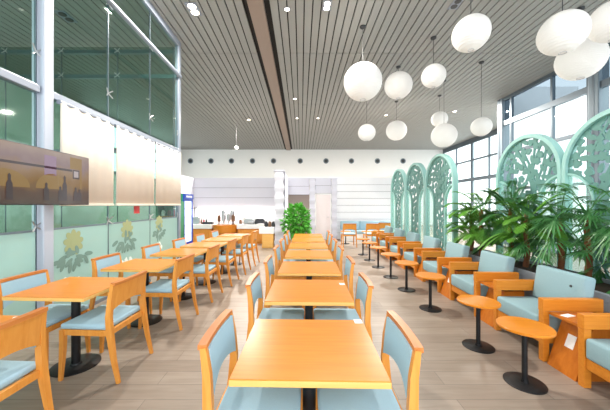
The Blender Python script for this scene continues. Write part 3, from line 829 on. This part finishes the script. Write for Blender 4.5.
b.mat('tv_yellow').box(.0042, .005, .26, .44, .44, .58).box(.0042, .005, .41, .44, .2, .44)
b.mat('tv_dark').box(.0042, .005, -.55, .29, .405, .43)
b.mat('tv_yellow').prism([(-.5+.26*math.cos(PI*w/12), .18+.17*math.sin(PI*w/12)) for w in range(13)], 'x', .0042, .0046).prism([(.02+.2*math.cos(PI*w/12), .18+.17*math.sin(PI*w/12)) for w in range(13)], 'x', .0047, .005)
b.mat('tv_dark')
for q, (yy, hh) in enumerate(((.18, .3), (.12, .17), (.34, .17), (.40, .15), (-.06, .2), (-.45, .26))):
    z0 = .05; xx = .0062+.0004*q; w_ = .035
    b.prism([(yy-w_, z0), (yy+w_, z0), (yy+w_*.9, z0+hh*.6), (yy+w_*.4, z0+hh*.75), (yy+w_*.45, z0+hh*.92), (yy, z0+hh), (yy-w_*.45, z0+hh*.92), (yy-w_*.4, z0+hh*.75), (yy-w_*.9, z0+hh*.6)], 'x', xx, xx+.0003)
b.build('screen', None, t)
MB().box(-.25, -.05, .22, .36, .24, .38).build('bracket', 'dark', t)

# ------------------------------------------------------------------ fridge, shelf, service counters
t = thing('drinks_fridge', 'tall blue and green drinks fridge with a lit glass door', 'fridge', (-3.8, 8.72, 0))
b = MB().mat('fr_green').box(-.3, .26, -.35, .35, .06, 1.84, .01); b.mat('dark').box(-.28, .25, -.33, .33, 0, .06); b.build('body', None, t)
MB().box(.262, .3, -.35, -.28, .3, 1.68).box(.262, .3, .28, .35, .3, 1.68).box(.262, .3, -.28, .28, .3, .36).box(.262, .3, -.28, .28, 1.62, 1.68).build('door_frame', 'fr_blue', t)
MB().box(.262, .275, -.28, .28, .36, 1.62).build('lit_interior', 'fr_light', t)
b = MB()
for q in range(4): b.box(.276, .29, -.27, .27, .6+q*.26, .615+q*.26)
b.build('shelf', 'alu', t)
MB().box(.262, .32, -.35, .35, 1.68, 1.84, .01).build('header_panel', 'fr_blue', t)
b = MB()
for q in range(6): b.box(.321, .324, -.22+q*.075, -.17+q*.075, 1.73, 1.79)
b.build('header_lettering', 'white', t)
MB().box(.262, .31, -.35, .35, .06, .3, .008).build('kick_panel', 'fr_blue', t)
t = thing('display_shelf', 'green open display shelf behind the end of the glass wall', 'shelf', (-3.62, 7.75, 0))
b = MB()
for xx in (-.3, .27): b.box(xx, xx+.03, -.2, .2, 0, 1.6)
b.box(-.3, .3, .18, .2, 0, 1.6); b.build('frame', 'fr_green', t)
for q in range(5): MB().box(-.27, .27, -.19, .18, .18+q*.33, .205+q*.33).build('shelf', 'chair', t)
for q in range(4):
    for w in range(3):
        o = MB().lathe([(0, 0), (.05, 0), (.055, .1), (.04, .14), (.04, .16), (0, .16)], 14).build('storage_jar', ('porcelain', 'brownjar', 'red')[(q+w) % 3], None, 40)
        o.location = (-3.62-.17+.17*w, 7.70, .2055+q*.33)
        tag(o, 'jar on the green shelf, %s level from the floor, %s' % (ORD[q], ('left', 'middle', 'right')[w]), 'jar', 'jars on the green shelf')

def counter(lab, x0, x1, y0, y1, name='service_counter'):
    t = thing(name, lab, 'counter', ((x0+x1)/2, (y0+y1)/2, 0)); h, d = (x1-x0)/2, (y1-y0)/2
    MB().box(-h+.02, h-.02, -d+.06, d, 0, .58).build('front', 'arm', t)
    MB().box(-h, h, -d, d, .58, .74, .006).build('worktop', 'white', t)
    b = MB(); n = max(2, int((x1-x0)/.45))
    for q in range(n): b.box(-h+.04+q*(2*h-.08)/n, -h+.03+(q+1)*(2*h-.08)/n-.01, -d+.045, -d+.06, .06, .55, .003)
    b.build('door', 'chair', t); return t
counter('white topped wooden counter at back left beside the fridge', -4.4, -3.45, 10.8, 11.5)
counter('white topped wooden counter right of the round wooden counter', -2.48, -1.42, 10.8, 11.5)
t = thing('round_counter', 'round fronted wooden counter in the middle of the service area', 'counter', (-2.965, 11.0, 0))
b = MB(); ar_ = [(-.47*math.cos(PI*q/20), -.45*math.sin(PI*q/20)) for q in range(21)]+[(.47, .4), (-.47, .4)]
b.prism(ar_, 'z', .45, .74); b.build('drum', 'arm', t, 30)
b = MB(); b.prism([(x_*.85, y_*.85) for x_, y_ in ar_], 'z', 0, .45); b.build('base', 'chair', t, 30)
t = thing('end_cabinet', 'pale wooden cabinet with white top in front of the ornate white pillar', 'cabinet', (-1.16, 10.0, 0))
MB().box(-.2, .2, -.25, .3, 0, .5, .004).build('body', 'edge', t); MB().box(-.3, .22, -.28, .32, .5, .72, .006).build('worktop', 'white', t)
MB().box(-.185, .185, -.262, -.25, .03, .48, .002).build('door', 'edge', t)
def item(name, kind, x, y, z, lab, cat, mat, g='items on the service counters', s=1):
    b = MB()
    if kind == 'bottle': b.lathe([(0,0), (.035*s,0), (.035*s,.14*s), (.012*s,.18*s), (.012*s,.24*s), (0,.24*s)], 14)
    elif kind == 'jar': b.lathe([(0,0), (.055*s,0), (.06*s,.04*s), (.055*s,.14*s), (.04*s,.15*s), (.04*s,.17*s), (0,.18*s)], 14)
    elif kind == 'dispenser': b.lathe([(0,0), (.07*s,0), (.07*s,.02*s), (.02*s,.03*s), (.02*s,.1*s), (.065*s,.13*s), (.065*s,.34*s), (.02*s,.38*s), (.015*s,.42*s), (0,.42*s)], 16)
    elif kind == 'machine':
        b.box(-.16*s, .16*s, -.12*s, .12*s, 0, .05*s, .006).box(-.16*s, .16*s, 0, .12*s, .05*s, .22*s).box(-.17*s, .17*s, -.12*s, .13*s, .22*s, .32*s, .012).tube([(0, -.07*s, .22*s), (0, -.07*s, .16*s)], .02*s, 8)
    elif kind == 'tray': b.box(-.16*s, .16*s, -.1*s, .1*s, 0, .02).box(-.16*s, .16*s, -.1*s, -.09*s, .02, .07*s).box(-.16*s, .16*s, .09*s, .1*s, .02, .07*s).box(-.16*s, -.15*s, -.1*s, .1*s, .02, .07*s).box(.15*s, .16*s, -.1*s, .1*s, .02, .07*s)
    elif kind == 'warmer':
        b.box(-.2*s, .2*s, -.13*s, .13*s, .04*s, .12*s, .01).tube([(-.17*s, -.1*s, 0), (-.17*s, -.1*s, .05*s)], .012, 6).tube([(.17*s, -.1*s, 0), (.17*s, -.1*s, .05*s)], .012, 6).tube([(-.17*s, .1*s, 0), (-.17*s, .1*s, .05*s)], .012, 6).tube([(.17*s, .1*s, 0), (.17*s, .1*s, .05*s)], .012, 6)
        b.prism([(-.19*s, .12*s), (.19*s, .12*s), (.17*s, .19*s), (.1*s, .22*s), (-.1*s, .22*s), (-.17*s, .19*s)], 'y', -.12*s, .12*s)
    o = b.build(name, mat, None, 40); o.location = (x, y, z); tag(o, lab, cat, g)
item('coffee_machine', 'machine', -4.2, 11.15, .7405, 'dark coffee machine on the left counter beside the fridge', 'machine', 'steel', s=.9)
item('serving_tray', 'tray', -3.68, 11.1, .7405, 'dark serving tray on the right end of the left counter', 'tray', 'dark', s=1.2)
for q in range(4):
    item('juice_dispenser', 'dispenser', -3.22+.19*q, 11.0-.03*(q % 2), .7405, '%s drink dispenser from the left on the round wooden counter' % ORD[q], 'dispenser', ('brownjar', 'steel', 'steel', 'brownjar')[q], s=(.95, 1.1, 1.15, 1.0)[q])
item('glass_jar', 'jar', -2.42, 11.2, .7405, 'squat brown jar at the left end of the right counter', 'jar', 'brownjar')
item('food_warmer', 'warmer', -2.05, 11.1, .7405, 'left steel food warmer on the right counter', 'warmer', 'steel')
item('food_warmer', 'warmer', -1.62, 11.1, .7405, 'right steel food warmer on the right counter', 'warmer', 'dark')
for q in range(3): item('bottle', 'bottle', -4.0+.1*q, 11.25, .7405, '%s small bottle from the left beside the coffee machine' % ORD[q], 'bottle', ('brownjar', 'red', 'dark')[q])
for q in range(4): item('white_canister', 'jar', -2.3+.16*q, 11.38, .7405, '%s white canister from the left behind the food warmers' % ORD[q], 'canister', 'porcelain', s=1.5)
for q in range(2): item('tall_dispenser', 'dispenser', -3.1+.34*q, 11.25, .7405, '%s tall steel dispenser at the back of the round counter' % ('left', 'right')[q], 'dispenser', 'steel', s=1.5)
for q in range(3): item('tea_jar', 'jar', -1.25+.13*q, 10.05, .7205, '%s dark jar from the left on the pale end cabinet' % ORD[q], 'jar', ('dark', 'brownjar', 'dark')[q], s=1.1)

# ------------------------------------------------------------------ light, world, camera
w = bpy.data.worlds.new('sky'); S.world = w; w.use_nodes = True
bg = w.node_tree.nodes['Background']; bg.inputs[0].default_value = (.93, .97, 1.0, 1); bg.inputs[1].default_value = 1.55
cam = bpy.data.cameras.new('camera'); co = bpy.data.objects.new('camera', cam); COL.objects.link(co)
co.location = (0, 0, CH); co.rotation_euler = (PI/2, 0, 0); cam.sensor_fit = 'HORIZONTAL'; cam.sensor_width = 36; cam.lens = FPX/610*36
cam.shift_x = (305-VX)/610; cam.clip_start = .05; S.camera = co
vs = S.view_settings; S.display_settings.display_device = 'sRGB'
vs.view_transform = 'Standard'; vs.look = 'None'; vs.gamma = 1; vs.use_curve_mapping = False; vs.exposure = 1.0
